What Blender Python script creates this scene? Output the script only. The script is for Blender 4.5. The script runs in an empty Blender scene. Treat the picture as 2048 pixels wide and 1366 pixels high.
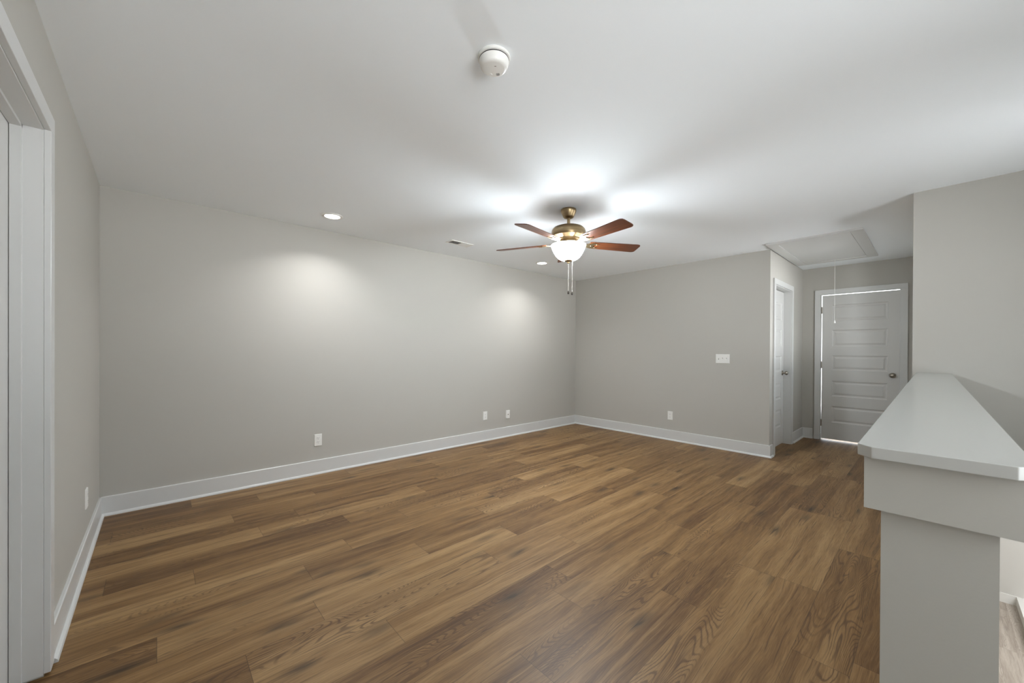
import bpy, bmesh, math, random
from mathutils import Vector, Matrix

S = bpy.context.scene
COL = S.collection
PI = math.pi

# ------------------------------------------------------------------ camera
FPX, YAW, HY, CAMH, PITCH, ROLL = 772.3666, 0.7428, 703.8854, 1.2391, -0.0033, 0.0051
rt = Vector((math.cos(YAW), -math.sin(YAW), 0))
fw = Vector((math.sin(YAW), math.cos(YAW), 0))
up = Vector((0, 0, 1))
d2 = fw * math.cos(PITCH) + up * math.sin(PITCH)
u2 = up * math.cos(PITCH) - fw * math.sin(PITCH)
xc = rt * math.cos(ROLL) + u2 * math.sin(ROLL)
yc = u2 * math.cos(ROLL) - rt * math.sin(ROLL)
cd = bpy.data.cameras.new('camera')
cam = bpy.data.objects.new('camera', cd)
COL.objects.link(cam)
m = Matrix.Identity(4)
for i in range(3):
    m[i][0], m[i][1], m[i][2] = xc[i], yc[i], -d2[i]
m[2][3] = CAMH
cam.matrix_world = m
cd.sensor_width = 36.0
cd.sensor_fit = 'HORIZONTAL'
cd.lens = FPX / 2048 * 36
cd.shift_y = (HY - 683) / 2048
cd.clip_start = 0.02
S.camera = cam

# ------------------------------------------------------------------ world, exposure
W = bpy.data.worlds.new('world')
S.world = W
W.use_nodes = True
bg = W.node_tree.nodes['Background']
bg.inputs[1].default_value = 1.0
# soft sky above, brighter lower half added to throw light up onto the ceilings
SKY, UPLIGHT = 2.2, 5.9
wt = W.node_tree
w_tc = wt.nodes.new('ShaderNodeTexCoord')
w_sp = wt.nodes.new('ShaderNodeSeparateXYZ')
w_rp = wt.nodes.new('ShaderNodeValToRGB')
w_ma = wt.nodes.new('ShaderNodeMath')
w_ma.operation = 'MULTIPLY_ADD'
w_ma.inputs[1].default_value = 0.5
w_ma.inputs[2].default_value = 0.5
wt.links.new(w_tc.outputs['Generated'], w_sp.inputs[0])
wt.links.new(w_sp.outputs[2], w_ma.inputs[0])
wt.links.new(w_ma.outputs[0], w_rp.inputs[0])
w_rp.color_ramp.elements[0].position = 0.48
w_rp.color_ramp.elements[0].color = (0.95 * UPLIGHT, 0.98 * UPLIGHT, 1.0 * UPLIGHT, 1)
w_rp.color_ramp.elements[1].position = 0.53
w_rp.color_ramp.elements[1].color = (0.86 * SKY, 0.94 * SKY, 1.0 * SKY, 1)
wt.links.new(w_rp.outputs[0], bg.inputs[0])
S.view_settings.view_transform = 'Standard'
S.view_settings.look = 'None'
S.view_settings.exposure = 0.98
S.view_settings.gamma = 1.0
S.view_settings.use_curve_mapping = False
S.cycles.max_bounces = 16
S.cycles.diffuse_bounces = 10
S.cycles.glossy_bounces = 4
S.cycles.caustics_reflective = False
S.cycles.caustics_refractive = False

BOWL_E = 116.0        # glowing glass bowl of the fan light
BULB_W = 0.5         # each of its three bulbs
DOWN_W = 3.9         # each recessed ceiling light
LOWER_W = 50.0      # lamp of the room below the stairs

# ------------------------------------------------------------------ room numbers (metres)
H = 2.44
XL, YL, XE, Y1, XH, XP = -0.314, 4.148, 5.287, 1.290, 6.950, 4.189
YB = -1.10           # wall behind the stairs
ZL = -2.65           # floor of the storey below
WT = 0.115

# ------------------------------------------------------------------ materials
def lin(r, g, b):
    f = lambda c: (c / 255 / 12.92) if c / 255 <= 0.04045 else ((c / 255 + 0.055) / 1.055) ** 2.4
    return (f(r), f(g), f(b), 1)

def mat(name, color, rough=0.5, metal=0.0, spec=0.5):
    M = bpy.data.materials.new(name)
    M.use_nodes = True
    b = M.node_tree.nodes['Principled BSDF']
    b.inputs['Base Color'].default_value = color
    b.inputs['Roughness'].default_value = rough
    b.inputs['Metallic'].default_value = metal
    b.inputs['Specular IOR Level'].default_value = spec
    return M

def add_bump(M, scale, strength, dist=0.001, detail=3):
    nt = M.node_tree
    b = nt.nodes['Principled BSDF']
    tc = nt.nodes.new('ShaderNodeTexCoord')
    n = nt.nodes.new('ShaderNodeTexNoise')
    n.inputs['Scale'].default_value = scale
    n.inputs['Detail'].default_value = detail
    bp = nt.nodes.new('ShaderNodeBump')
    bp.inputs['Strength'].default_value = strength
    bp.inputs['Distance'].default_value = dist
    nt.links.new(tc.outputs['Object'], n.inputs['Vector'])
    nt.links.new(n.outputs['Fac'], bp.inputs['Height'])
    nt.links.new(bp.outputs['Normal'], b.inputs['Normal'])
    return M

def brushed(M, c1, c2, sc=(4, 4, 300)):
    nt = M.node_tree
    b = nt.nodes['Principled BSDF']
    tc = nt.nodes.new('ShaderNodeTexCoord')
    mp = nt.nodes.new('ShaderNodeMapping')
    mp.inputs['Scale'].default_value = sc
    n = nt.nodes.new('ShaderNodeTexNoise')
    n.inputs['Scale'].default_value = 1.0
    n.inputs['Detail'].default_value = 4
    r = nt.nodes.new('ShaderNodeValToRGB')
    r.color_ramp.elements[0].color = c1
    r.color_ramp.elements[0].position = 0.3
    r.color_ramp.elements[1].color = c2
    r.color_ramp.elements[1].position = 0.7
    nt.links.new(tc.outputs['Object'], mp.inputs['Vector'])
    nt.links.new(mp.outputs['Vector'], n.inputs['Vector'])
    nt.links.new(n.outputs['Fac'], r.inputs['Fac'])
    nt.links.new(r.outputs['Color'], b.inputs['Base Color'])
    return M

M_wall = add_bump(mat('wall_paint', lin(181, 178, 171), 0.62, 0, 0.3), 260, 0.10)
M_ceil = add_bump(mat('ceiling_paint', lin(241, 245, 248), 0.8, 0, 0.2), 240, 0.10)
M_trim = mat('trim_paint', lin(206, 206, 204), 0.32, 0, 0.5)
M_door = mat('door_paint', lin(204, 203, 200), 0.38, 0, 0.5)
M_cap = mat('ledge_paint', lin(182, 181, 177), 0.26, 0, 0.5)
M_plate = mat('plastic_white', lin(232, 231, 227), 0.3)
M_slot = mat('dark_slot', (0.01, 0.01, 0.01, 1), 0.6)
M_ventdark = mat('vent_duct', (0.02, 0.02, 0.02, 1), 0.7)
M_nickel = mat('satin_nickel', lin(168, 160, 148), 0.3, 1.0)
M_bronze = brushed(mat('antique_brass', lin(160, 138, 104), 0.33, 1.0), lin(140, 120, 90), lin(172, 151, 117))
M_fob = mat('dark_fob', lin(40, 32, 26), 0.35)
M_chain = mat('chain_metal', lin(205, 200, 190), 0.35, 0.8)
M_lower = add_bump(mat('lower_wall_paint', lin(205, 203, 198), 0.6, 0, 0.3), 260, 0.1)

def emit(name, col, strength):
    M = bpy.data.materials.new(name)
    M.use_nodes = True
    b = M.node_tree.nodes['Principled BSDF']
    b.inputs['Base Color'].default_value = (0.8, 0.8, 0.8, 1)
    b.inputs['Roughness'].default_value = 0.25
    b.inputs['Emission Color'].default_value = col
    b.inputs['Emission Strength'].default_value = strength
    return M
M_bowl = emit('frosted_glass_lit', (0.87, 0.945, 1.0, 1), BOWL_E)
M_bowlin = mat('frosted_glass_inside', lin(238, 236, 230), 0.4)
M_lens = emit('lens_lit', (1.0, 0.98, 0.94, 1), 4.0)

def blade_material():
    M = mat('blade_wood', (0.1, 0.04, 0.02, 1), 0.34)
    nt = M.node_tree
    b = nt.nodes['Principled BSDF']
    tc = nt.nodes.new('ShaderNodeTexCoord')
    mp = nt.nodes.new('ShaderNodeMapping')
    mp.inputs['Scale'].default_value = (3, 60, 60)
    n = nt.nodes.new('ShaderNodeTexNoise')
    n.inputs['Scale'].default_value = 1
    n.inputs['Detail'].default_value = 5
    r = nt.nodes.new('ShaderNodeValToRGB')
    r.color_ramp.elements[0].color = lin(56, 29, 14)
    r.color_ramp.elements[0].position = 0.3
    r.color_ramp.elements[1].color = lin(108, 55, 25)
    r.color_ramp.elements[1].position = 0.72
    nt.links.new(tc.outputs['Object'], mp.inputs['Vector'])
    nt.links.new(mp.outputs['Vector'], n.inputs['Vector'])
    nt.links.new(n.outputs['Fac'], r.inputs['Fac'])
    nt.links.new(r.outputs['Color'], b.inputs['Base Color'])
    return M
M_blade = blade_material()

def plank_material(name, dark, mid, light, streak, knot, grain, seam=0.55, cath=1.0):
    """Plank-floor look driven by per-plank uv (metres) and a random colour attribute."""
    M = mat(name, mid, 0.46, 0, 0.35)
    nt = M.node_tree
    N, L = nt.nodes, nt.links
    b = N['Principled BSDF']
    def node(t, **kw):
        n = N.new(t)
        for k, v in kw.items():
            setattr(n, k, v)
        return n
    def val(sock, v):
        if isinstance(v, (int, float)):
            sock.default_value = v
        else:
            L.new(v, sock)
    def math_(op, a, c=0.0, d=0.0, clamp=False):
        n = node('ShaderNodeMath', operation=op, use_clamp=clamp)
        val(n.inputs[0], a)
        val(n.inputs[1], c)
        if len(n.inputs) > 2:
            val(n.inputs[2], d)
        return n.outputs[0]
    def comb(x, y, z):
        n = node('ShaderNodeCombineXYZ')
        val(n.inputs[0], x); val(n.inputs[1], y); val(n.inputs[2], z)
        return n.outputs[0]
    def noise(vec, detail=2.0, rough=0.5, scale=1.0, dist=0.0):
        n = node('ShaderNodeTexNoise')
        L.new(vec, n.inputs['Vector'])
        n.inputs['Scale'].default_value = scale
        n.inputs['Detail'].default_value = detail
        n.inputs['Roughness'].default_value = rough
        n.inputs['Distortion'].default_value = dist
        return n.outputs['Fac']
    def smooth(x, a, c):
        n = node('ShaderNodeMapRange', interpolation_type='SMOOTHSTEP')
        val(n.inputs['Value'], x)
        n.inputs['From Min'].default_value = a
        n.inputs['From Max'].default_value = c
        return n.outputs['Result']
    def mix(f, a, c, blend='MIX'):
        n = node('ShaderNodeMix', data_type='RGBA', blend_type=blend)
        val(n.inputs[0], f)
        for s, v in ((n.inputs[6], a), (n.inputs[7], c)):
            if isinstance(v, tuple):
                s.default_value = v
            else:
                L.new(v, s)
        return n.outputs[2]
    uv = node('ShaderNodeUVMap', uv_map='plank')
    sp = node('ShaderNodeSeparateXYZ'); L.new(uv.outputs[0], sp.inputs[0])
    u, v = sp.outputs[0], sp.outputs[1]
    at = node('ShaderNodeAttribute', attribute_name='rnd')
    sr = node('ShaderNodeSeparateColor'); L.new(at.outputs['Color'], sr.inputs[0])
    r1, r2, r3 = sr.outputs[0], sr.outputs[1], sr.outputs[2]
    U = math_('ADD', u, math_('MULTIPLY', r1, 53.0))
    V = math_('ADD', v, math_('MULTIPLY', r2, 17.0))
    Wz = math_('MULTIPLY', r3, 29.0)
    # warp so that streaks wander
    wv = noise(comb(math_('MULTIPLY', U, 2.2), math_('MULTIPLY', V, 5.0), Wz), 2.0)
    Vw = math_('ADD', V, math_('MULTIPLY', math_('SUBTRACT', wv, 0.5), 0.05))
    # broad bands along the plank
    band = noise(comb(math_('MULTIPLY', U, 1.0), math_('MULTIPLY', Vw, 15.0), Wz), 6.0, 0.62)
    tone = math_('ADD', math_('MULTIPLY', math_('SUBTRACT', r2, 0.5), 0.27), band)
    ramp = node('ShaderNodeValToRGB')
    L.new(tone, ramp.inputs[0])
    e = ramp.color_ramp.elements
    e[0].position, e[0].color = 0.28, dark
    e[1].position, e[1].color = 0.72, light
    k = e.new(0.5); k.color = mid
    col = ramp.outputs[0]
    # fine pores and fibres
    fine = noise(comb(math_('MULTIPLY', U, 9.0), math_('MULTIPLY', Vw, 420.0), Wz), 3.0, 0.65)
    col = mix(math_('MULTIPLY', smooth(fine, 0.47, 0.70), 0.50 * grain), col, streak)
    col = mix(math_('MULTIPLY', smooth(fine, 0.50, 0.32), 0.30 * grain), col, light)
    # long pale and dark streaks
    st2 = noise(comb(math_('MULTIPLY', U, 0.9), math_('MULTIPLY', Vw, 75.0), math_('ADD', Wz, 3.3)), 3.0, 0.55)
    col = mix(math_('MULTIPLY', smooth(st2, 0.55, 0.70), 0.42 * grain), col, light)
    st = noise(comb(math_('MULTIPLY', U, 2.0), math_('MULTIPLY', Vw, 95.0), Wz), 3.0, 0.6)
    col = mix(math_('MULTIPLY', smooth(st, 0.57, 0.70), 0.62 * grain), col, streak)
    # cathedral / ring figure: iso-lines of a stretched noise, on some boards only
    fld = noise(comb(math_('MULTIPLY', U, 1.25), math_('MULTIPLY', V, 7.5), Wz), 1.5, 0.4, 1.0, 0.2)
    ph = math_('ADD', math_('MULTIPLY', fld, 300.0), math_('MULTIPLY', fine, 2.6))
    ring = math_('MULTIPLY_ADD', math_('SINE', ph), 0.5, 0.5)
    lines = smooth(ring, 0.60, 0.98)
    msk = noise(comb(math_('MULTIPLY', U, 1.3), math_('MULTIPLY', V, 6.0), math_('ADD', Wz, 7.7)), 1.0)
    amount = math_('MULTIPLY', smooth(math_('ADD', msk, math_('MULTIPLY', math_('SUBTRACT', r3, 0.72), 0.50)), 0.44, 0.62), 0.66 * cath)
    col = mix(math_('MULTIPLY', lines, amount), col, streak)
    # knots: soft dark smudges stretched along the board, with a darker heart
    vo = node('ShaderNodeTexVoronoi', feature='F1')
    wob = math_('MULTIPLY', math_('SUBTRACT', st, 0.5), 0.9)
    L.new(comb(math_('ADD', math_('MULTIPLY', U, 3.0), wob), math_('MULTIPLY', Vw, 9.0), Wz), vo.inputs['Vector'])
    vo.inputs['Scale'].default_value = 1.0
    kr = node('ShaderNodeSeparateColor'); L.new(vo.outputs['Color'], kr.inputs[0])
    kd = math_('ADD', vo.outputs['Distance'], math_('MULTIPLY', math_('SUBTRACT', fine, 0.5), 0.22))
    pick = smooth(kr.outputs[0], 0.52, 0.75)
    kf = math_('MULTIPLY', math_('SUBTRACT', 1.0, smooth(kd, 0.05, 0.42)), pick)
    col = mix(math_('MULTIPLY', kf, 0.62), col, knot)
    kh = math_('MULTIPLY', math_('SUBTRACT', 1.0, smooth(kd, 0.02, 0.15)), pick)
    col = mix(math_('MULTIPLY', kh, 0.75), col, (knot[0] * 0.4, knot[1] * 0.4, knot[2] * 0.4, 1))
    # seams
    at2 = node('ShaderNodeUVMap', uv_map='edge')
    se = node('ShaderNodeSeparateXYZ'); L.new(at2.outputs[0], se.inputs[0])
    def edge(x, span, w):
        dd = math_('MINIMUM', x, math_('SUBTRACT', span, x))
        return math_('LESS_THAN', dd, w)
    sm = math_('MAXIMUM', edge(u, 1.22, 0.0011), edge(v, 0.1855, 0.0008))
    col = mix(math_('MULTIPLY', sm, seam), col, (0.012, 0.008, 0.005, 1))
    L.new(col, b.inputs['Base Color'])
    rr = math_('MULTIPLY_ADD', fine, 0.12, 0.40)
    L.new(rr, b.inputs['Roughness'])
    bp = node('ShaderNodeBump')
    bp.inputs['Strength'].default_value = 0.12
    bp.inputs['Distance'].default_value = 0.001
    hgt = math_('SUBTRACT', math_('MULTIPLY', fine, -0.5), math_('MULTIPLY', sm, 1.0))
    L.new(hgt, bp.inputs['Height'])
    L.new(bp.outputs['Normal'], b.inputs['Normal'])
    return M

M_floor = plank_material('oak_planks', lin(89, 61, 32), lin(125, 94, 57), lin(153, 122, 82),
                         lin(72, 49, 30), lin(58, 45, 31), 1.0)
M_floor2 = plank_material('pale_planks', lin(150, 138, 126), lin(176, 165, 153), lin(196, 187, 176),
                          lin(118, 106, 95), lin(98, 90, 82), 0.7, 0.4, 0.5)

# ------------------------------------------------------------------ mesh helpers
def box(bm, x0, x1, y0, y1, z0, z1):
    v = [bm.verts.new(p) for p in ((x0, y0, z0), (x1, y0, z0), (x1, y1, z0), (x0, y1, z0),
                                   (x0, y0, z1), (x1, y0, z1), (x1, y1, z1), (x0, y1, z1))]
    for f in ((3, 2, 1, 0), (4, 5, 6, 7), (0, 1, 5, 4), (1, 2, 6, 5), (2, 3, 7, 6), (3, 0, 4, 7)):
        bm.faces.new([v[i] for i in f])
    return v

def prism(bm, pts, z0, z1):
    lo = [bm.verts.new((x, y, z0)) for x, y in pts]
    hi = [bm.verts.new((x, y, z1)) for x, y in pts]
    n = len(pts)
    bm.faces.new(list(reversed(lo)))
    bm.faces.new(hi)
    for i in range(n):
        j = (i + 1) % n
        bm.faces.new((lo[i], lo[j], hi[j], hi[i]))

def lathe(bm, prof, seg=40, mtx=None):
    """prof: (r, z) from top to bottom about the z axis."""
    rings = []
    for r, z in prof:
        if r < 1e-6:
            rings.append([bm.verts.new((0, 0, z))])
        else:
            rings.append([bm.verts.new((r * math.cos(2 * PI * i / seg), r * math.sin(2 * PI * i / seg), z)) for i in range(seg)])
    for a, c in zip(rings, rings[1:]):
        for i in range(seg):
            j = (i + 1) % seg
            if len(a) == 1 and len(c) == 1:
                continue
            if len(a) == 1:
                bm.faces.new((a[0], c[i], c[j]))
            elif len(c) == 1:
                bm.faces.new((a[j], a[i], c[0]))
            else:
                bm.faces.new((a[j], a[i], c[i], c[j]))
    vs = [v for r in rings for v in r]
    if mtx is not None:
        bmesh.ops.transform(bm, matrix=mtx, verts=vs)
    return vs

def tube(bm, p0, p1, r, seg=10):
    p0, p1 = Vector(p0), Vector(p1)
    z = (p1 - p0).normalized()
    x = z.orthogonal().normalized()
    y = z.cross(x)
    a = [bm.verts.new(p0 + (x * math.cos(2 * PI * i / seg) + y * math.sin(2 * PI * i / seg)) * r) for i in range(seg)]
    c = [bm.verts.new(p1 + (x * math.cos(2 * PI * i / seg) + y * math.sin(2 * PI * i / seg)) * r) for i in range(seg)]
    bm.faces.new(list(reversed(a)))
    bm.faces.new(c)
    for i in range(seg):
        j = (i + 1) % seg
        bm.faces.new((a[i], a[j], c[j], c[i]))

def bev(bm, w, seg=2):
    bmesh.ops.bevel(bm, geom=list(bm.edges), offset=w, segments=seg, affect='EDGES', profile=0.5, clamp_overlap=True)

def obj(name, bm, material, parent=None, smooth=False, loc=None):
    bmesh.ops.recalc_face_normals(bm, faces=bm.faces)
    me = bpy.data.meshes.new(name)
    bm.to_mesh(me)
    bm.free()
    me.materials.append(material)
    if smooth:
        for p in me.polygons:
            p.use_smooth = True
        me.set_sharp_from_angle(angle=math.radians(38))
    o = bpy.data.objects.new(name, me)
    COL.objects.link(o)
    if loc is not None:
        o.location = loc
    if parent is not None:
        o.parent = parent
    return o

def boxes(name, rows, material, parent=None, bevel=0.0):
    bm = bmesh.new()
    for r in rows:
        if bevel:
            t = bmesh.new()
            box(t, *r)
            bev(t, bevel)
            me = bpy.data.meshes.new('t'); t.to_mesh(me); t.free()
            bm.from_mesh(me); bpy.data.meshes.remove(me)
        else:
            box(bm, *r)
    return obj(name, bm, material, parent)

def struct(o):
    o['kind'] = 'structure'
    return o

def thing(name, label, cat, loc=(0, 0, 0), group=None, rot=None):
    o = bpy.data.objects.new(name, None)
    COL.objects.link(o)
    o.location = loc
    if rot:
        o.rotation_euler = rot
    o.empty_display_size = 0.05
    o['label'] = label
    o['category'] = cat
    if group:
        o['group'] = group
    return o

# ------------------------------------------------------------------ shell
HX0, HX1 = 4.60, 6.30       # unseen, added for fill light: hall window
FILL_WINS = ((-0.20, 1.40), (2.85, 3.50))   # unseen windows added for fill light, behind the camera and over the stairs
WZ0, WZ1 = 0.85, 2.20
HZ0, HZ1 = 0.95, 2.20
SZ0, SZ1 = 0.45, 1.90
# openings: left door y 1.46..2.262 z 2.065 ; side door x 5.469..6.273 ; end door y .272..1.076
LD0, LD1, LDZ = 1.462, 2.262, 2.066
SD0, SD1, SDZ = 5.466, 6.276, 2.062
ED0, ED1, EDZ = 0.270, 1.076, 2.060

struct(boxes('ceiling', [(XL - WT, XH + WT, YB - WT, YL + WT, H, H + 0.12)], M_ceil))
struct(boxes('wall_left', [(XL - WT, XL, YB - WT, LD0, -0.25, H), (XL - WT, XL, LD1, YL + WT, -0.25, H),
                           (XL - WT, XL, LD0, LD1, LDZ, H)], M_wall))
struct(boxes('wall_long', [(XL, XE + WT, YL, YL + WT, -0.25, H)], M_wall))
struct(boxes('wall_end', [(XE, XE + WT, Y1 + WT, YL, -0.25, H), (XE, SD0, Y1, Y1 + WT, -0.25, H),
                          (SD1, XH + WT, Y1, Y1 + WT, -0.25, H), (SD0, SD1, Y1, Y1 + WT, SDZ, H)], M_wall))
struct(boxes('wall_hall', [(XH, XH + WT, ED1, Y1, -0.25, H), (XH, XH + WT, -0.02, ED0, -0.25, H),
                           (XH, XH + WT, ED0, ED1, EDZ, H)], M_wall))
struct(boxes('wall_right', [(XP, XP + 0.115, YB - WT, 0.1034, 0.05, H), (XP + 0.115, HX0, -0.012, 0.1034, -0.25, H),
                             (HX1, XH + WT, -0.012, 0.1034, -0.25, H), (HX0, HX1, -0.012, 0.1034, -0.25, HZ0), (HX0, HX1, -0.012, 0.1034, HZ1, H)], M_wall))
def fill_window(name, x0, x1, y_out, y_in, room, WZ0=WZ0, WZ1=WZ1, cased=True):
    """Double hung window pair, unseen and added for fill light: frame bars in the opening, flat casing and sill on the room side."""
    ya, yb = min(y_out, y_in), max(y_out, y_in)
    wr = []
    for k in range(3):
        xw = x0 + (x1 - x0 - 0.04) * k / 2
        wr.append((xw, xw + 0.04, ya, yb, WZ0, WZ1))
    for zw in (WZ0, (WZ0 + WZ1) / 2 - 0.02, WZ1 - 0.04):
        wr.append((x0, x1, ya + 0.01, yb - 0.01, zw, zw + 0.04))
    c0, c1 = (room, room + 0.018)
    if cased:
        wr += [(x0 - 0.07, x0, c0, c1, WZ0 - 0.07, WZ1 + 0.07), (x1, x1 + 0.07, c0, c1, WZ0 - 0.07, WZ1 + 0.07),
           (x0, x1, c0, c1, WZ1, WZ1 + 0.07), (x0, x1, c0, c1 + 0.012, WZ0 - 0.07, WZ0)]
    return struct(boxes(name, wr, M_trim))
(wa, wb), (wc, wd) = FILL_WINS
struct(boxes('wall_back', [(XL, wa, YB - WT, YB, ZL, H), (wb, wc, YB - WT, YB, ZL, H), (wd, XP, YB - WT, YB, ZL, H),
                           (wa, wb, YB - WT, YB, ZL, WZ0), (wa, wb, YB - WT, YB, WZ1, H),
                           (wc, wd, YB - WT, YB, ZL, SZ0), (wc, wd, YB - WT, YB, SZ1, H)], M_wall))
fill_window('fill_window_1', wa, wb, YB - WT, YB - 0.03, YB)
fill_window('fill_window_2', wc, wd, YB - WT, YB - 0.03, YB, SZ0, SZ1)
fill_window('fill_window_3', HX0, HX1, -0.012, 0.07, 0.1034, HZ0, HZ1, False)

# unseen boxes added behind the closed doors to keep the daylight out
struct(boxes('light_block_left', [(XL - 0.75, XL - 0.70, LD0 - 0.3, LD1 + 0.3, -0.02, 2.2), (XL - 0.70, XL - WT, LD0 - 0.3, LD0 - 0.25, -0.02, 2.2),
                             (XL - 0.70, XL - WT, LD1 + 0.25, LD1 + 0.3, -0.02, 2.2), (XL - 0.75, XL - WT, LD0 - 0.3, LD1 + 0.3, 2.2, 2.25)], M_wall))
struct(boxes('light_block_side', [(SD0 - 0.05, XH, Y1 + 0.75, Y1 + 0.8, -0.02, 2.2), (XE + WT, XE + WT + 0.05, Y1 + WT, Y1 + 0.8, -0.02, 2.2),
                             (XH - 0.05, XH, Y1 + WT, Y1 + 0.75, -0.02, 2.2), (XE + WT, XH, Y1 + WT, Y1 + 0.8, 2.2, 2.25)], M_wall))

# half wall beside the stairs
HW0, HW1 = -0.0655, 0.0555
struct(boxes('wall_partition', [(0.8705, XP, HW0, HW1, -0.25, 1.0715)], M_wall))

# ------------------------------------------------------------------ plank floors
PW, PL, Y0 = 0.1855, 1.22, 1.505
BUTT = {0: .775, 1: .265, 2: .567, 3: 1.22, 4: .62, 5: .897, 6: .15, 7: 1.02, 8: .52, 9: .78, 10: .41, 11: 1.0, 12: .62, 13: .2,
        -1: 1.66, -2: 1.51, -3: 1.093, -4: 1.93, -5: 2.505, -6: 1.30, -7: .73, -8: 2.05, -9: 1.4}

def plank_floor(name, rects, z, thick, material, seed, butt=None, y_ref=Y0):
    rng = random.Random(seed)
    bm = bmesh.new()
    uv = bm.loops.layers.uv.new('plank')
    ue = bm.loops.layers.uv.new('edge')
    cl = bm.loops.layers.float_color.new('rnd')
    rnd = {}
    for (x0, x1, y0, y1) in rects:
        for i in range(math.floor((y0 - y_ref) / PW), math.ceil((y1 - y_ref) / PW)):
            ra, rb = y_ref + i * PW, y_ref + (i + 1) * PW
            b0 = (butt or {}).get(i)
            if b0 is None:
                b0 = random.Random(seed * 131 + i).uniform(0, PL)
            for j in range(math.floor((x0 - b0) / PL), math.ceil((x1 - b0) / PL)):
                pa, pb = b0 + j * PL, b0 + (j + 1) * PL
                ax, bx, ay, by = max(pa, x0), min(pb, x1), max(ra, y0), min(rb, y1)
                if bx - ax < 1e-4 or by - ay < 1e-4:
                    continue
                key = (i, j)
                if key not in rnd:
                    q = random.Random(seed * 7919 + i * 613 + j * 37)
                    rnd[key] = (q.random(), q.random(), q.random(), 1)
                pts = ((ax, ay), (bx, ay), (bx, by), (ax, by))
                f = bm.faces.new([bm.verts.new((px, py, z)) for px, py in pts])
                for lp, (px, py) in zip(f.loops, pts):
                    lp[uv].uv = (px - pa, py - ra)
                    lp[ue].uv = (px - pa, py - ra)
                    lp[cl] = rnd[key]
        for (a, c) in (((x0, y0), (x1, y0)), ((x1, y0), (x1, y1)), ((x1, y1), (x0, y1)), ((x0, y1), (x0, y0))):
            f = bm.faces.new([bm.verts.new((a[0], a[1], z)), bm.verts.new((a[0], a[1], z - thick)),
                              bm.verts.new((c[0], c[1], z - thick)), bm.verts.new((c[0], c[1], z))])
        f = bm.faces.new([bm.verts.new((px, py, z - thick)) for px, py in ((x0, y0), (x0, y1), (x1, y1), (x1, y0))])
    me = bpy.data.meshes.new(name)
    bm.to_mesh(me)
    bm.free()
    me.materials.append(material)
    o = bpy.data.objects.new(name, me)
    COL.objects.link(o)
    return struct(o)

plank_floor('floor', [(XL, XE, -0.0, YL), (XE, XH + WT + 0.25, 0.05, Y1), (XL, 0.87, YB, 0.0),
                      (XL - 0.7, XL, LD0, LD1), (SD0, SD1, Y1, Y1 + 0.7)], 0.0, 0.25, M_floor, 5, BUTT)
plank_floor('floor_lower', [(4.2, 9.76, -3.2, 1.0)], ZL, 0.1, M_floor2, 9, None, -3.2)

# storey below, seen past the half wall
struct(boxes('wall_lower', [(9.75, 9.87, -3.3, 1.1, ZL, 0.05), (4.2, 9.75, 1.0, 1.1, ZL, -0.02), (4.2, 9.75, -3.3, -3.2, ZL, 0.05),
                            (4.1, 4.2, -3.3, YB, ZL, 0.05), (4.1, 4.2, HW1, 1.1, ZL, -0.25)], M_lower))
struct(boxes('ceiling_lower', [(XP + 0.115, 9.87, -3.3, -0.015, 0.05, 0.15), (6.95, 9.87, -0.015, 1.1, -0.35, -0.26),
                               (4.1, 6.95, -0.015, 1.1, -0.35, -0.26)], M_ceil))
struct(boxes('uplight_block', [(XP + 0.2, 9.87, -3.3, -0.03, 0.15, 0.17)], mat('uplight_block_dark', lin(70, 68, 66), 0.9)))  # unseen dark slab added to cut light bounced up into the hall
struct(boxes('wall_stair', [(0.87, 4.2, HW0, HW1, ZL, -0.25), (XL, 0.87, YB, HW1, ZL, -0.25)], M_wall))
st_bm = bmesh.new()
for k in range(13):
    x0 = 0.95 + 0.25 * k
    box(st_bm, x0, x0 + 0.27, YB + 0.01, HW0 - 0.01, -0.189 * (k + 1) - 0.19, -0.189 * (k + 1))
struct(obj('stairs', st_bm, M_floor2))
struct(boxes('baseboard_lower', [(9.735, 9.75, -3.2, 1.0, ZL, ZL + 0.142)], M_plate))
struct(boxes('trim_4', [(6.6, 9.735, -1.10, -0.895, ZL, ZL + 0.142)], M_plate))

# ------------------------------------------------------------------ baseboards with shoe moulding
BH, BT, SH = 0.142, 0.014, 0.020
def base_run(name, runs):
    """runs: (axis, fixed face, direction of room, a, b)"""
    bm = bmesh.new()
    for run in runs:
        ax, f, s, a, c = run[:5]
        ma, mc = run[5:] if len(run) > 5 else (0, 0)      # mitre slopes at the two ends
        prof = [(0, 0), (BT + 0.014, 0), (BT + 0.0135, 0.006), (BT + 0.011, 0.012), (BT + 0.006, 0.017), (BT, SH), (BT, BH - 0.004), (BT - 0.004, BH), (0, BH)]
        pts = []
        for e, k in ((a, ma), (c, mc)):
            pts.append([bm.verts.new((e + k * d, f + s * d, z) if ax == 'x' else (f + s * d, e + k * d, z)) for d, z in prof])
        n = len(prof)
        bm.faces.new(pts[0]); bm.faces.new(list(reversed(pts[1])))
        for i in range(n):
            j = (i + 1) % n
            bm.faces.new((pts[0][i], pts[1][i], pts[1][j], pts[0][j]))
    return struct(obj(name, bm, M_trim))
base_run('baseboard_left', [('y', XL, 1, 2.330, YL), ('y', XL, 1, YB, 1.39)])
base_run('baseboard_long', [('x', YL, -1, XL, XE)])
base_run('baseboard_end', [('y', XE, -1, Y1, YL, -1, 0), ('x', Y1, -1, XE, 5.394, -1, 0)])
base_run('baseboard_hall', [('x', Y1, -1, 6.348, XH), ('y', XH, -1, 1.162, Y1), ('x', 0.1034, 1, XP, XH)])
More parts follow.
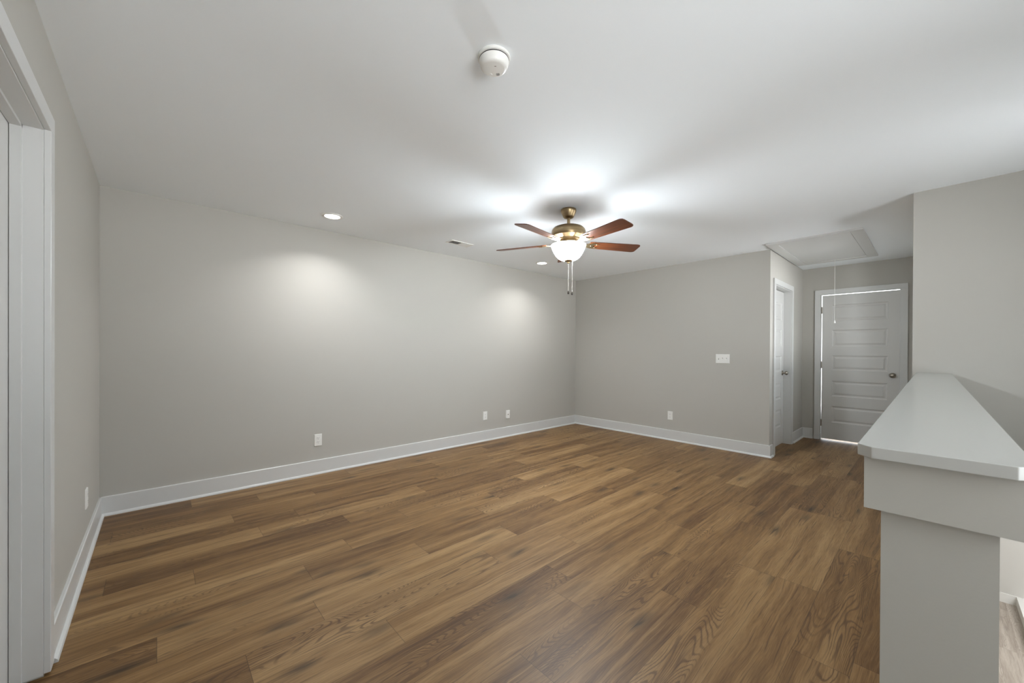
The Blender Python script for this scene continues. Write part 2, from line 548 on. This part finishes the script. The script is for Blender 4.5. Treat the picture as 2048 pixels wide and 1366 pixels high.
base_run('baseboard_partition', [('x', HW1, 1, 0.87, XP, -1, 0), ('y', 0.87, -1, HW0, HW1, 0, 1)])

# ------------------------------------------------------------------ door casings (trim) and doors
CW, CT = 0.066, 0.018
def casing(name, place, a, c, top, depth, z0=0.0):
    """A U of flat boards plus the jamb lining, built in (t, n, z): t along the wall, n out of it."""
    bm = bmesh.new()
    parts = [(a - CW, a, 0, CT, z0, top), (c, c + CW, 0, CT, z0, top), (a - CW, c + CW, 0, CT, top, top + CW),
             (a - 0.004, a + 0.008, -depth, -0.0002, z0, top + 0.004), (c - 0.008, c + 0.004, -depth, -0.0002, z0, top + 0.004),
             (a + 0.008, c - 0.008, -depth, -0.0002, top - 0.006, top + 0.004)]
    for p in parts:
        t = bmesh.new()
        box(t, *p)
        if p[2] >= 0:
            bev(t, 0.0012, 1)
        for v in t.verts:
            v.co = place(*v.co)
        me = bpy.data.meshes.new('t'); t.to_mesh(me); t.free()
        bm.from_mesh(me); bpy.data.meshes.remove(me)
    return struct(obj(name, bm, M_trim))

def stops(bm, place, a, c, top, n0, n1):
    for p in ((a + 0.007, a + 0.019, n0, n1, 0, top - 0.005), (c - 0.019, c - 0.007, n0, n1, 0, top - 0.005),
              (a + 0.007, c - 0.007, n0, n1, top - 0.017, top - 0.005)):
        vs = box(bm, *p)
        for v in vs:
            v.co = place(*v.co)

def door_slab(name, place, w, h, t, panels, px0, px1):
    """Door in (x, n, z): front face at n = 0, back at n = -t, panels (z0, z1) sunk on both faces."""
    bm = bmesh.new()
    def face(pts):
        bm.faces.new([bm.verts.new(place(*p)) for p in pts])
    for side in (0, 1):
        n0 = 0.0 if side == 0 else -t
        sg = -1 if side == 0 else 1
        zs = [0.0]
        for a, c in panels:
            zs += [a, c]
        zs.append(h)
        face([(0, n0, 0), (px0, n0, 0), (px0, n0, h), (0, n0, h)])
        face([(px1, n0, 0), (w, n0, 0), (w, n0, h), (px1, n0, h)])
        for k in range(0, len(zs), 2):
            face([(px0, n0, zs[k]), (px1, n0, zs[k]), (px1, n0, zs[k + 1]), (px0, n0, zs[k + 1])])
        for a, c in panels:
            rings = [(0, 0), (0.007, 0.0065), (0.016, 0.0085), (0.024, 0.0085), (0.042, 0.0025)]
            loops = []
            for ins, dep in rings:
                n = n0 + sg * dep
                loops.append([(px0 + ins, n, a + ins), (px1 - ins, n, a + ins), (px1 - ins, n, c - ins), (px0 + ins, n, c - ins)])
            for A, B in zip(loops, loops[1:]):
                for i in range(4):
                    j = (i + 1) % 4
                    face([A[i], A[j], B[j], B[i]])
            face(loops[-1])
    for q in ([(0, 0, 0), (0, -t, 0), (0, -t, h), (0, 0, h)], [(w, 0, 0), (w, -t, 0), (w, -t, h), (w, 0, h)],
              [(0, 0, 0), (w, 0, 0), (w, -t, 0), (0, -t, 0)], [(0, 0, h), (w, 0, h), (w, -t, h), (0, -t, h)]):
        face(q)
    bmesh.ops.remove_doubles(bm, verts=bm.verts, dist=1e-5)
    return struct(obj(name, bm, M_door))

def knob(parent, pos, axis):
    """Round knob with rose; axis is the outward direction."""
    bm = bmesh.new()
    prof = [(0, 0.0), (0.033, 0.0), (0.033, 0.004), (0.028, 0.009), (0.014, 0.011), (0.0115, 0.016), (0.0115, 0.026),
            (0.018, 0.031), (0.0255, 0.039), (0.0275, 0.047), (0.0255, 0.055), (0.018, 0.062), (0.009, 0.065), (0, 0.0655)]
    q = Vector((0, 0, 1)).rotation_difference(Vector(axis)).to_matrix().to_4x4()
    lathe(bm, prof, 28, Matrix.Translation(pos) @ q)
    o = obj('door_knob', bm, M_nickel, parent, True)
    o['label'] = 'satin nickel door knob'
    return o

def hinge(parent, x, y, z):
    bm = bmesh.new()
    tube(bm, (x, y, z - 0.045), (x, y, z + 0.045), 0.0065, 12)
    tube(bm, (x, y, z + 0.045), (x, y, z + 0.050), 0.0045, 12)
    return obj('hinge', bm, M_nickel, parent, True)

PAN = [(0.236, 0.465), (0.603, 0.817), (0.968, 1.172), (1.298, 1.528), (1.652, 1.877)]
# left door: flush with the far side of its wall, seen through its casing
plc = lambda t, n, z: Vector((XL + n, t, z))
casing('trim_1', plc, 1.466, 2.257, 2.060, WT, 0.012)
tb = bmesh.new(); stops(tb, plc, 1.466, 2.257, 2.060, -0.078, -0.050); struct(obj('trim_5', tb, M_trim))
d1 = door_slab('door_1', lambda x, n, z: Vector((XL - 0.080 + n, 1.477 + x, 0.012 + z)), 0.769, 2.036, 0.035, PAN, 0.105, 0.664)
knob(d1, (XL - 0.080, 1.54, 0.945), (1, 0, 0))
# side door of the hall
pls = lambda t, n, z: Vector((t, Y1 - n, z))
casing('trim_2', pls, 5.469, 6.273, 2.056, WT)
d2_ = door_slab('door_2', lambda x, n, z: Vector((5.480 + x, Y1 + 0.079 - n, 0.012 + z)), 0.782, 2.030, 0.035, PAN, 0.107, 0.675)
knob(d2_, (6.200, Y1 + 0.079, 0.958), (0, -1, 0))
# end door of the hall, daylight round its edges
ple = lambda t, n, z: Vector((XH - n, t, z))
casing('trim_3', ple, 0.276, 1.078, 2.052, WT)
d3 = door_slab('door_3', lambda x, n, z: Vector((XH + 0.004 - n, 0.2846 + x + 0.006 * (x / 0.776) * (1 - z / 2.02), 0.022 + z)), 0.776, 2.0165, 0.035, PAN, 0.106, 0.666)
knob(d3, (XH + 0.004, 0.345, 0.945), (-1, 0, 0))
for z in (1.83, 1.06, 0.24):
    hinge(d3, XH - 0.002, 1.0655, z)

# ------------------------------------------------------------------ ledge on the half wall
led = thing('ledge', 'long white painted wooden ledge capping the grey half wall at right, clipped near corners', 'ledge', (0.83, 0, 0.98))
bm = bmesh.new()
ch = 0.018
ly0, ly1 = -0.0951, 0.0824
prism(bm, [(0.8293 + ch, ly1), (0.8293, ly1 - ch), (0.8293, ly0 + ch), (0.8293 + ch, ly0), (XP, ly0), (XP, ly1)], 1.072, 1.0904)
bev(bm, 0.0012, 2)
o = obj('cap_board', bm, M_cap, led); o.matrix_parent_inverse = Matrix.Translation((-0.83, 0, -0.98))
bm = bmesh.new()
for r in ((0.850, 0.870, HW0 - 0.019, HW1 + 0.019, 0.987, 1.072), (0.870, XP, HW1 + 0.0005, HW1 + 0.019, 0.987, 1.072),
          (0.870, XP, HW0 - 0.019, HW0 - 0.0005, 0.987, 1.072)):
    box(bm, *r)
o = obj('apron', bm, M_wall, led); o.matrix_parent_inverse = Matrix.Translation((-0.83, 0, -0.98))
o['label'] = 'grey apron boards under the white cap'

# ------------------------------------------------------------------ attic hatch
hx0, hx1, hy0, hy1 = 4.985, 6.510, 0.457, 1.264
ix0, ix1, iy0, iy1 = 5.090, 6.420, 0.553, 1.167
hat = thing('attic_hatch', 'white framed attic hatch in the hall ceiling with a hanging pull cord', 'hatch', ((hx0 + hx1) / 2, (hy0 + hy1) / 2, H))
inv = Matrix.Translation(-hat.location)
o = boxes('hatch_frame', [(hx0, hx1, hy0, iy0, H - 0.016, H + 0.004), (hx0, hx1, iy1, hy1, H - 0.016, H + 0.004),
                          (hx0, ix0, iy0, iy1, H - 0.016, H + 0.004), (ix1, hx1, iy0, iy1, H - 0.016, H + 0.004)], M_trim, hat, 0.001)
o.matrix_parent_inverse = inv
o = boxes('hatch_panel', [(ix0 + 0.004, ix1 - 0.004, iy0 + 0.004, iy1 - 0.004, H - 0.010, H + 0.004)], M_trim, hat, 0.001)
o.matrix_parent_inverse = inv
bm = bmesh.new()
cx_, cy_ = 6.395, 0.853
tube(bm, (cx_, cy_, H - 0.009), (cx_, cy_, 1.645), 0.0015, 8)
cord = obj('pull_cord', bm, M_plate, hat, True); cord.matrix_parent_inverse = inv
bm = bmesh.new()
lathe(bm, [(0, 1.652), (0.004, 1.650), (0.007, 1.640), (0.011, 1.618), (0.010, 1.614), (0, 1.614)], 16, Matrix.Translation((cx_, cy_, 0)))
o = obj('cord_bell', bm, M_plate, cord, True)

# ------------------------------------------------------------------ smoke detector
sd = thing('smoke_detector', 'round white smoke detector on the ceiling near the camera', 'smoke detector', (1.014, 1.222, H))
bm = bmesh.new()
lathe(bm, [(0, 0.0), (0.066, 0.0), (0.067, -0.004), (0.066, -0.011), (0.060, -0.0125), (0, -0.0125)], 48)
obj('base_ring', bm, M_plate, sd, True)
bm = bmesh.new()
lathe(bm, [(0, -0.0125), (0.055, -0.0125), (0.055, -0.0155), (0.0605, -0.0160), (0.0605, -0.020), (0.058, -0.033), (0.053, -0.043), (0.047, -0.0475), (0.040, -0.0488), (0, -0.050)], 48)
obj('body', bm, M_plate, sd, True)
bm = bmesh.new()
lathe(bm, [(0.0606, -0.0128), (0.0565, -0.0129), (0.0562, -0.0156), (0.0606, -0.0157)], 48)
obj('sensing_slot', bm, M_slot, sd, True)
def tiny(bm, x, y, z, sx, sy, sz, rz=0):
    vs = box(bm, -sx, sx, -sy, sy, -sz, sz)
    bmesh.ops.transform(bm, matrix=Matrix.Translation((x, y, z)) @ Matrix.Rotation(rz, 4, 'Z'), verts=vs)
bm = bmesh.new()
for a in range(4):
    for c in range(4):
        if (a, c) in ((0, 0), (0, 3), (3, 0), (3, 3)):
            continue
        ux, uy = (a - 1.5) * 0.0042, (c - 1.5) * 0.0042
        lathe(bm, [(0, 0.0008), (0.0014, 0.0008), (0.0014, -0.0006), (0, -0.0006)], 8, Matrix.Translation((0.030 + ux, 0.011 + uy, -0.0492)))
obj('sounder_grille', bm, M_slot, sd)
bm = bmesh.new()
lathe(bm, [(0, 0.0), (0.0085, 0.0), (0.008, -0.0014), (0, -0.0018)], 20, Matrix.Translation((0.008, 0.034, -0.0487)))
obj('test_button', bm, M_plate, sd, True)

bm = bmesh.new()
tiny(bm, -0.008, -0.018, -0.0499, 0.0035, 0.0010, 0.0006, -YAW)
obj('indicator_light', bm, mat('grey_lens', lin(120, 118, 114), 0.3), sd)

# ------------------------------------------------------------------ supply register
vx0, vx1, vy0, vy1 = 2.372, 2.622, 3.552, 3.637
ven = thing('ceiling_vent', 'small white two way ceiling vent near the long grey wall', 'vent', ((vx0 + vx1) / 2, (vy0 + vy1) / 2, H))
cxv, cyv = (vx0 + vx1) / 2, (vy0 + vy1) / 2
w2, h2 = (vx1 - vx0) / 2, (vy1 - vy0) / 2
boxes('vent_frame', [(-w2 - 0.022, w2 + 0.022, -h2 - 0.022, -h2, -0.005, 0.0), (-w2 - 0.022, w2 + 0.022, h2, h2 + 0.022, -0.005, 0.0),
                     (-w2 - 0.022, -w2, -h2, h2, -0.005, 0.0), (w2, w2 + 0.022, -h2, h2, -0.005, 0.0), (-0.004, 0.004, -h2, h2, -0.005, 0.0)], M_plate, ven)
boxes('duct_opening', [(-w2, w2, -h2, h2, -0.0008, 0.0)], M_ventdark, ven)
for sgn, n, wl in ((-1, 7, 0.0045), (1, 11, 0.0078)):
    bm = bmesh.new()
    for k in range(n):
        xx = sgn * (0.010 + k * 0.108 / (n - 1))
        vs = box(bm, -wl, wl, -h2, h2, -0.0006, 0.0006)
        bmesh.ops.transform(bm, matrix=Matrix.Translation((xx, 0, -0.0065)) @ Matrix.Rotation(sgn * math.radians(40), 4, 'Y'), verts=vs)
    obj('louvre_bank', bm, M_plate, ven)

# ------------------------------------------------------------------ recessed lights
def recessed(label, x, y):
    t = thing('recessed_light', label, 'ceiling light', (x, y, H), 'recessed ceiling lights by the long wall')
    bm = bmesh.new()
    lathe(bm, [(0.064, -0.001), (0.064, -0.005), (0.067, -0.007), (0.080, -0.006), (0.088, -0.003), (0.089, 0.0)], 48)
    obj('trim_ring', bm, M_plate, t, True)
    bm = bmesh.new()
    lathe(bm, [(0, -0.0055), (0.034, -0.0055), (0.064, -0.0040), (0.064, 0.0), (0, 0.0)], 48)
    obj('lens', bm, M_lens, t, True)
    ld = bpy.data.lights.new('downlight', 'AREA')
    ld.shape = 'DISK'
    ld.size = 0.10
    ld.energy = DOWN_W
    ld.color = (0.98, 0.99, 1.0)
    ld.spread = math.radians(130)
    lo = bpy.data.objects.new('downlight', ld)
    COL.objects.link(lo)
    lo.location = (0, 0, -0.0095)
    lo.parent = t
    return t
recessed('round lit recessed ceiling light nearer the left wall', 1.156, 3.655)
recessed('round lit recessed ceiling light beyond the fan, near the far corner', 3.872, 3.619)

# ------------------------------------------------------------------ wall plates
def frame_on(pos, face):
    """matrix: local x along the wall to the viewer's right, y up, z out of the wall"""
    n = Vector(face)
    z = Vector((0, 0, 1))
    x = z.cross(n)
    M = Matrix.Identity(4)
    for i in range(3):
        M[i][0], M[i][1], M[i][2], M[i][3] = x[i], z[i], n[i], pos[i]
    return M

def plate_thing(name, label, cat, pos, face, w=0.072, h=0.117, group=None):
    t = thing(name, label, cat, (0, 0, 0), group)
    t.matrix_world = frame_on(pos, face)
    bm = bmesh.new()
    lo = box(bm, -w / 2, w / 2, -h / 2, h / 2, 0.0, 0.0065)
    for v in bm.verts:
        if v.co.z > 0.003:
            v.co.x *= 1 - 0.005 / w * 2 * 0.6
            v.co.y *= 1 - 0.005 / h * 2 * 0.6
    obj('cover_plate', bm, M_plate, t)
    return t

def rounded(bm, cx, cy, w, h, z0, z1, r, seg=5):
    pts = []
    for (sx, sy, a0) in ((1, 1, 0), (-1, 1, 90), (-1, -1, 180), (1, -1, 270)):
        for k in range(seg + 1):
            a = math.radians(a0 + 90 * k / seg)
            pts.append((cx + sx * (w / 2 - r) + r * math.cos(a), cy + sy * (h / 2 - r) + r * math.sin(a)))
    prism(bm, pts, z0, z1)

def screw(t, x, y):
    bm = bmesh.new()
    lathe(bm, [(0, 0.0078), (0.0022, 0.0076), (0.0032, 0.0066), (0.0032, 0.006), (0, 0.006)], 12, Matrix.Translation((x, y, 0)))
    obj('screw', bm, M_plate, t, True)

def duplex(label, pos, face):
    t = plate_thing('wall_outlet', label, 'outlet', pos, face)
    for s in (1, -1):
        bm = bmesh.new()
        rounded(bm, 0, s * 0.0195, 0.034, 0.0285, 0.006, 0.0082, 0.011)
        rec = obj('receptacle', bm, M_plate, t)
        bm = bmesh.new()
        for dx, hh in ((-0.0064, 0.0075), (0.0064, 0.0062)):
            box(bm, dx - 0.0013, dx + 0.0013, s * 0.0195 + 0.0030 - hh / 2 + 0.001, s * 0.0195 + 0.0030 + hh / 2 + 0.001, 0.0075, 0.0085)
        lathe(bm, [(0, 0.0085), (0.0026, 0.0085), (0.0026, 0.0075), (0, 0.0075)], 12, Matrix.Translation((0, s * 0.0195 - 0.0075, 0)))
        obj('slots', bm, M_slot, rec)
    screw(t, 0, 0)
    return t

duplex('white duplex outlet low on the long grey wall, left of the pair of plates', (1.183, YL, 0.337), (0, -1, 0))
duplex('white outlet low on the left wall near the corner', (XL, 3.424, 0.342), (1, 0, 0))
duplex('white outlet low on the end wall below the light switch', (XE, 2.478, 0.342), (-1, 0, 0))
# square-faced receptacle
t = plate_thing('wall_outlet', 'white outlet on the long wall, left of the cable jack near the far corner', 'outlet', (3.313, YL, 0.344), (0, -1, 0))
bm = bmesh.new(); rounded(bm, 0, 0, 0.034, 0.067, 0.006, 0.0080, 0.003); rec = obj('receptacle', bm, M_plate, t)
for s in (1, -1):
    bm = bmesh.new()
    for dx in (-0.0064, 0.0064):
        box(bm, dx - 0.0011, dx + 0.0011, s * 0.019, s * 0.019 + 0.007, 0.0075, 0.0083)
    lathe(bm, [(0, 0.0083), (0.0024, 0.0083), (0.0024, 0.0075), (0, 0.0075)], 12, Matrix.Translation((0, s * 0.019 - 0.006, 0)))
    obj('slots', bm, M_slot, rec)
for s in (1, -1):
    screw(t, 0, s * 0.0485)
# coaxial jack
t = plate_thing('cable_jack', 'white cable jack plate on the long wall, nearest the far corner', 'wall plate', (3.732, YL, 0.320), (0, -1, 0))
bm = bmesh.new()
lathe(bm, [(0, 0.018), (0.0032, 0.018), (0.0045, 0.017), (0.0045, 0.009), (0.007, 0.009), (0.007, 0.006), (0, 0.006)], 14)
obj('coaxial_socket', bm, M_nickel, t, True)
for s in (1, -1):
    screw(t, 0, s * 0.042)
# three gang switch
t = plate_thing('light_switch', 'white three gang light switch plate on the end wall', 'light switch', (XE, 1.802, 1.150), (-1, 0, 0), 0.163, 0.115)
for k, upw in ((-1, 1), (0, -1), (1, -1)):
    bm = bmesh.new()
    vs = box(bm, -0.0045, 0.0045, -0.005, 0.005, 0.0, 0.016)
    for v in vs:
        if v.co.z > 0.01:
            v.co.y = v.co.y * 0.6 + upw * 0.0085
            v.co.x *= 0.85
    bmesh.ops.transform(bm, matrix=Matrix.Translation((k * 0.046, 0, 0.005)), verts=vs)
    tg = obj('toggle', bm, M_plate, t)
    bm = bmesh.new()
    box(bm, k * 0.046 - 0.0052, k * 0.046 + 0.0052, -0.0095, 0.0095, 0.0062, 0.0068)
    obj('toggle_slot', bm, M_slot if False else M_ventdark, tg)
    for s in (1, -1):
        screw(t, k * 0.046, s * 0.030)

# ------------------------------------------------------------------ ceiling fan
FX, FY = 2.570, 2.097
fan = thing('ceiling_fan', 'five blade ceiling fan with brass motor, brown wood blades and lit glass bowl', 'ceiling fan', (FX, FY, H))
def zf(p):
    return [(r, z - H) for r, z in p]
bm = bmesh.new()
lathe(bm, zf([(0, 2.44), (0.062, 2.44), (0.065, 2.436), (0.065, 2.424), (0.062, 2.414), (0.046, 2.378), (0.040, 2.369), (0.030, 2.365), (0.019, 2.363), (0, 2.363)]), 44)
obj('canopy', bm, M_bronze, fan, True)
bm = bmesh.new()
tube(bm, (0, 0, 2.370 - H), (0, 0, 2.296 - H), 0.0130, 20)
lathe(bm, zf([(0, 2.316), (0.018, 2.316), (0.020, 2.312), (0.020, 2.300), (0.026, 2.296), (0, 2.296)]), 24)
obj('downrod', bm, M_bronze, fan, True)
bm = bmesh.new()
lathe(bm, zf([(0, 2.300), (0.045, 2.299), (0.095, 2.292), (0.124, 2.281), (0.139, 2.265), (0.144, 2.248), (0.144, 2.215), (0.140, 2.205),
              (0.124, 2.199), (0.100, 2.188), (0.096, 2.180), (0.060, 2.176), (0, 2.176)]), 56)
obj('motor_housing', bm, M_bronze, fan, True)
bm = bmesh.new()
lathe(bm, zf([(0, 2.178), (0.070, 2.178), (0.072, 2.174), (0.072, 2.158), (0.064, 2.155), (0.058, 2.150), (0.056, 2.139), (0.066, 2.136), (0.068, 2.131), (0.060, 2.127), (0.014, 2.127), (0.014, 2.006), (0, 2.006)]), 40)
obj('switch_housing', bm, M_bronze, fan, True)
# vented ring on the housing
bm = bmesh.new()
for k in range(28):
    a = 2 * PI * k / 28
    vs = box(bm, 0.0715, 0.0732, -0.0035, 0.0035, 2.160 - H, 2.172 - H)
    bmesh.ops.transform(bm, matrix=Matrix.Rotation(a, 4, 'Z'), verts=vs)
obj('vent_ring', bm, M_bronze, fan)
# glass bowl (open at the top)
bm = bmesh.new()
prof = []
R0, ZT, ZB = 0.147, 2.134, 2.006
for k in range(0, 21):
    rr = R0 * (1 - (k / 20) ** 1.7)
    prof.append((rr, ZB + (ZT - ZB) * (rr / R0) ** 3.3))
inner = [(max(r - 0.004, 0.0), z + 0.004) for r, z in prof]
prof[-1] = (0.012, ZB)
inner[-1] = (0.012, ZB + 0.004)
loop = [(R0 - 0.004, ZT)] + prof + list(reversed(inner))[:-1] + [(R0 - 0.004, ZT)]
lathe(bm, zf(loop), 56)
bmesh.ops.remove_doubles(bm, verts=bm.verts, dist=1e-5)
o = obj('light_bowl', bm, M_bowl, fan, True)
o.data.materials.append(M_bowlin)
for p in o.data.polygons:            # only the outer face glows
    c = p.center
    if p.normal.x * c.x + p.normal.y * c.y + p.normal.z * (c.z - (2.16 - H)) < 0:
        p.material_index = 1
o['label'] = 'glowing white frosted glass bowl'
bm = bmesh.new()
lathe(bm, zf([(0, 2.012), (0.034, 2.011), (0.036, 2.006), (0.030, 2.001), (0.016, 1.998), (0.012, 1.992), (0.012, 1.986), (0.007, 1.982), (0, 1.981)]), 32)
obj('finial', bm, M_bronze, fan, True)
for k in range(3):
    a = math.radians(20 + 120 * k)
    ld = bpy.data.lights.new('bulb', 'POINT')
    ld.energy = BULB_W
    ld.color = (0.97, 0.98, 1.0)
    ld.shadow_soft_size = 0.022
    lo = bpy.data.objects.new('bulb', ld)
    COL.objects.link(lo)
    lo.parent = fan
    lo.location = (0.088 * math.cos(a), 0.088 * math.sin(a), 2.098 - H)

# blades
def blade_outline():
    r0, r1 = 0.185, 0.652
    wr, wt = 0.054, 0.068
    pts = [(r0, -wr * 0.80), (r0 + 0.03, -wr)]
    c = 0.028
    pts += [(r1 - c * 1.3, -wt)]
    for k in range(1, 6):
        a = math.radians(-90 + 80 * k / 6)
        pts.append((r1 - c * 1.3 + c * 1.1 * math.cos(a) * 1.15, -wt + c * 0.75 + c * 0.75 * math.sin(a)))
    pts += [(r1, -wt + c), (r1, wt - c)]
    for k in range(1, 6):
        a = math.radians(10 + 80 * k / 6)
        pts.append((r1 - c * 1.3 + c * 1.1 * math.cos(a) * 1.15, wt - c * 0.75 + c * 0.75 * math.sin(a)))
    pts += [(r1 - c * 1.3, wt), (r0 + 0.03, wr), (r0, wr * 0.80)]
    return pts
PITCH_B = math.radians(-12)
blade_me = iron_me = None
def iron_bm():
    bm = bmesh.new()
    # arm rising from the hub to a forked plate under the blade
    sec = [(0.060, 0.016, -0.004), (0.110, 0.014, -0.010), (0.150, 0.017, -0.008), (0.185, 0.034, -0.005)]
    prev = None
    for x, w, z in sec:
        ring = [bm.verts.new(p) for p in ((x, -w, z - 0.0035), (x, w, z - 0.0035), (x, w, z + 0.0035), (x, -w, z + 0.0035))]
        if prev:
            for i in range(4):
                j = (i + 1) % 4
                bm.faces.new((prev[i], prev[j], ring[j], ring[i]))
        else:
            bm.faces.new(ring)
        prev = ring
    bm.faces.new(list(reversed(prev)))
    prism(bm, [(0.183, -0.036), (0.215, -0.043), (0.268, -0.034), (0.272, -0.024), (0.232, -0.018), (0.222, 0.0), (0.232, 0.018), (0.272, 0.024), (0.268, 0.034), (0.215, 0.043), (0.183, 0.036)], -0.0085, -0.0035)
    for x, y in ((0.205, 0.0), (0.250, 0.028), (0.250, -0.028)):
        lathe(bm, [(0, -0.0105), (0.004, -0.010), (0.005, -0.0085), (0, -0.008)], 10, Matrix.Translation((x, y, 0)))
    return bm
PH = -1.132 + PI
for k in range(5):
    a = PH + 2 * PI * k / 5
    if blade_me is None:
        bm = bmesh.new()
        prism(bm, blade_outline(), -0.003, 0.003)
        bl = obj('blade', bm, M_blade, fan)
        blade_me = bl.data
        ir = obj('blade_iron', iron_bm(), M_bronze, bl)
        iron_me = ir.data
    else:
        bl = bpy.data.objects.new('blade', blade_me); COL.objects.link(bl); bl.parent = fan
        ir = bpy.data.objects.new('blade_iron', iron_me); COL.objects.link(ir); ir.parent = bl
    bl.location = (0, 0, 2.152 - H)
    bl.rotation_euler = Matrix.Rotation(a, 3, 'Z').to_4x4().to_3x3().to_euler()
    bl.rotation_euler = (Matrix.Rotation(a, 3, 'Z') @ Matrix.Rotation(PITCH_B, 3, 'X')).to_euler()

# pull chains
for (ox, z0, z1) in ((0.001, 1.984, 1.748), (0.033, 2.004, 1.741)):
    px, py = rt.x * ox, rt.y * ox
    bm = bmesh.new()
    tube(bm, (px, py, z0 - H), (px, py, z1 - H), 0.0011, 8)
    n = int((z0 - z1) / 0.009)
    for q in range(n):
        zz = z0 - H - 0.0045 - q * 0.009
        lathe(bm, [(0, 0.0018), (0.0018, 0), (0, -0.0018)], 6, Matrix.Translation((px, py, zz)))
    chn = obj('pull_chain', bm, M_chain, fan, True)
    bm = bmesh.new()
    lathe(bm, [(0, 0.004), (0.003, 0.003), (0.0055, -0.004), (0.0075, -0.014), (0.0070, -0.022), (0.004, -0.026), (0, -0.027)], 16, Matrix.Translation((px, py, z1 - H)))
    fb = obj('chain_fob', bm, M_fob, chn, True)
    fb['label'] = 'dark bronze chain fob'

# ------------------------------------------------------------------ lamp of the room below
ld = bpy.data.lights.new('lower_room_lamp', 'AREA')
ld.shape = 'RECTANGLE'
ld.size, ld.size_y = 2.0, 1.2
ld.energy = LOWER_W
ld.color = (0.96, 0.98, 1.0)
lo = bpy.data.objects.new('lower_room_lamp', ld)
COL.objects.link(lo)
lo.location = (7.4, -2.0, 0.02)
bpy.context.view_layer.update()
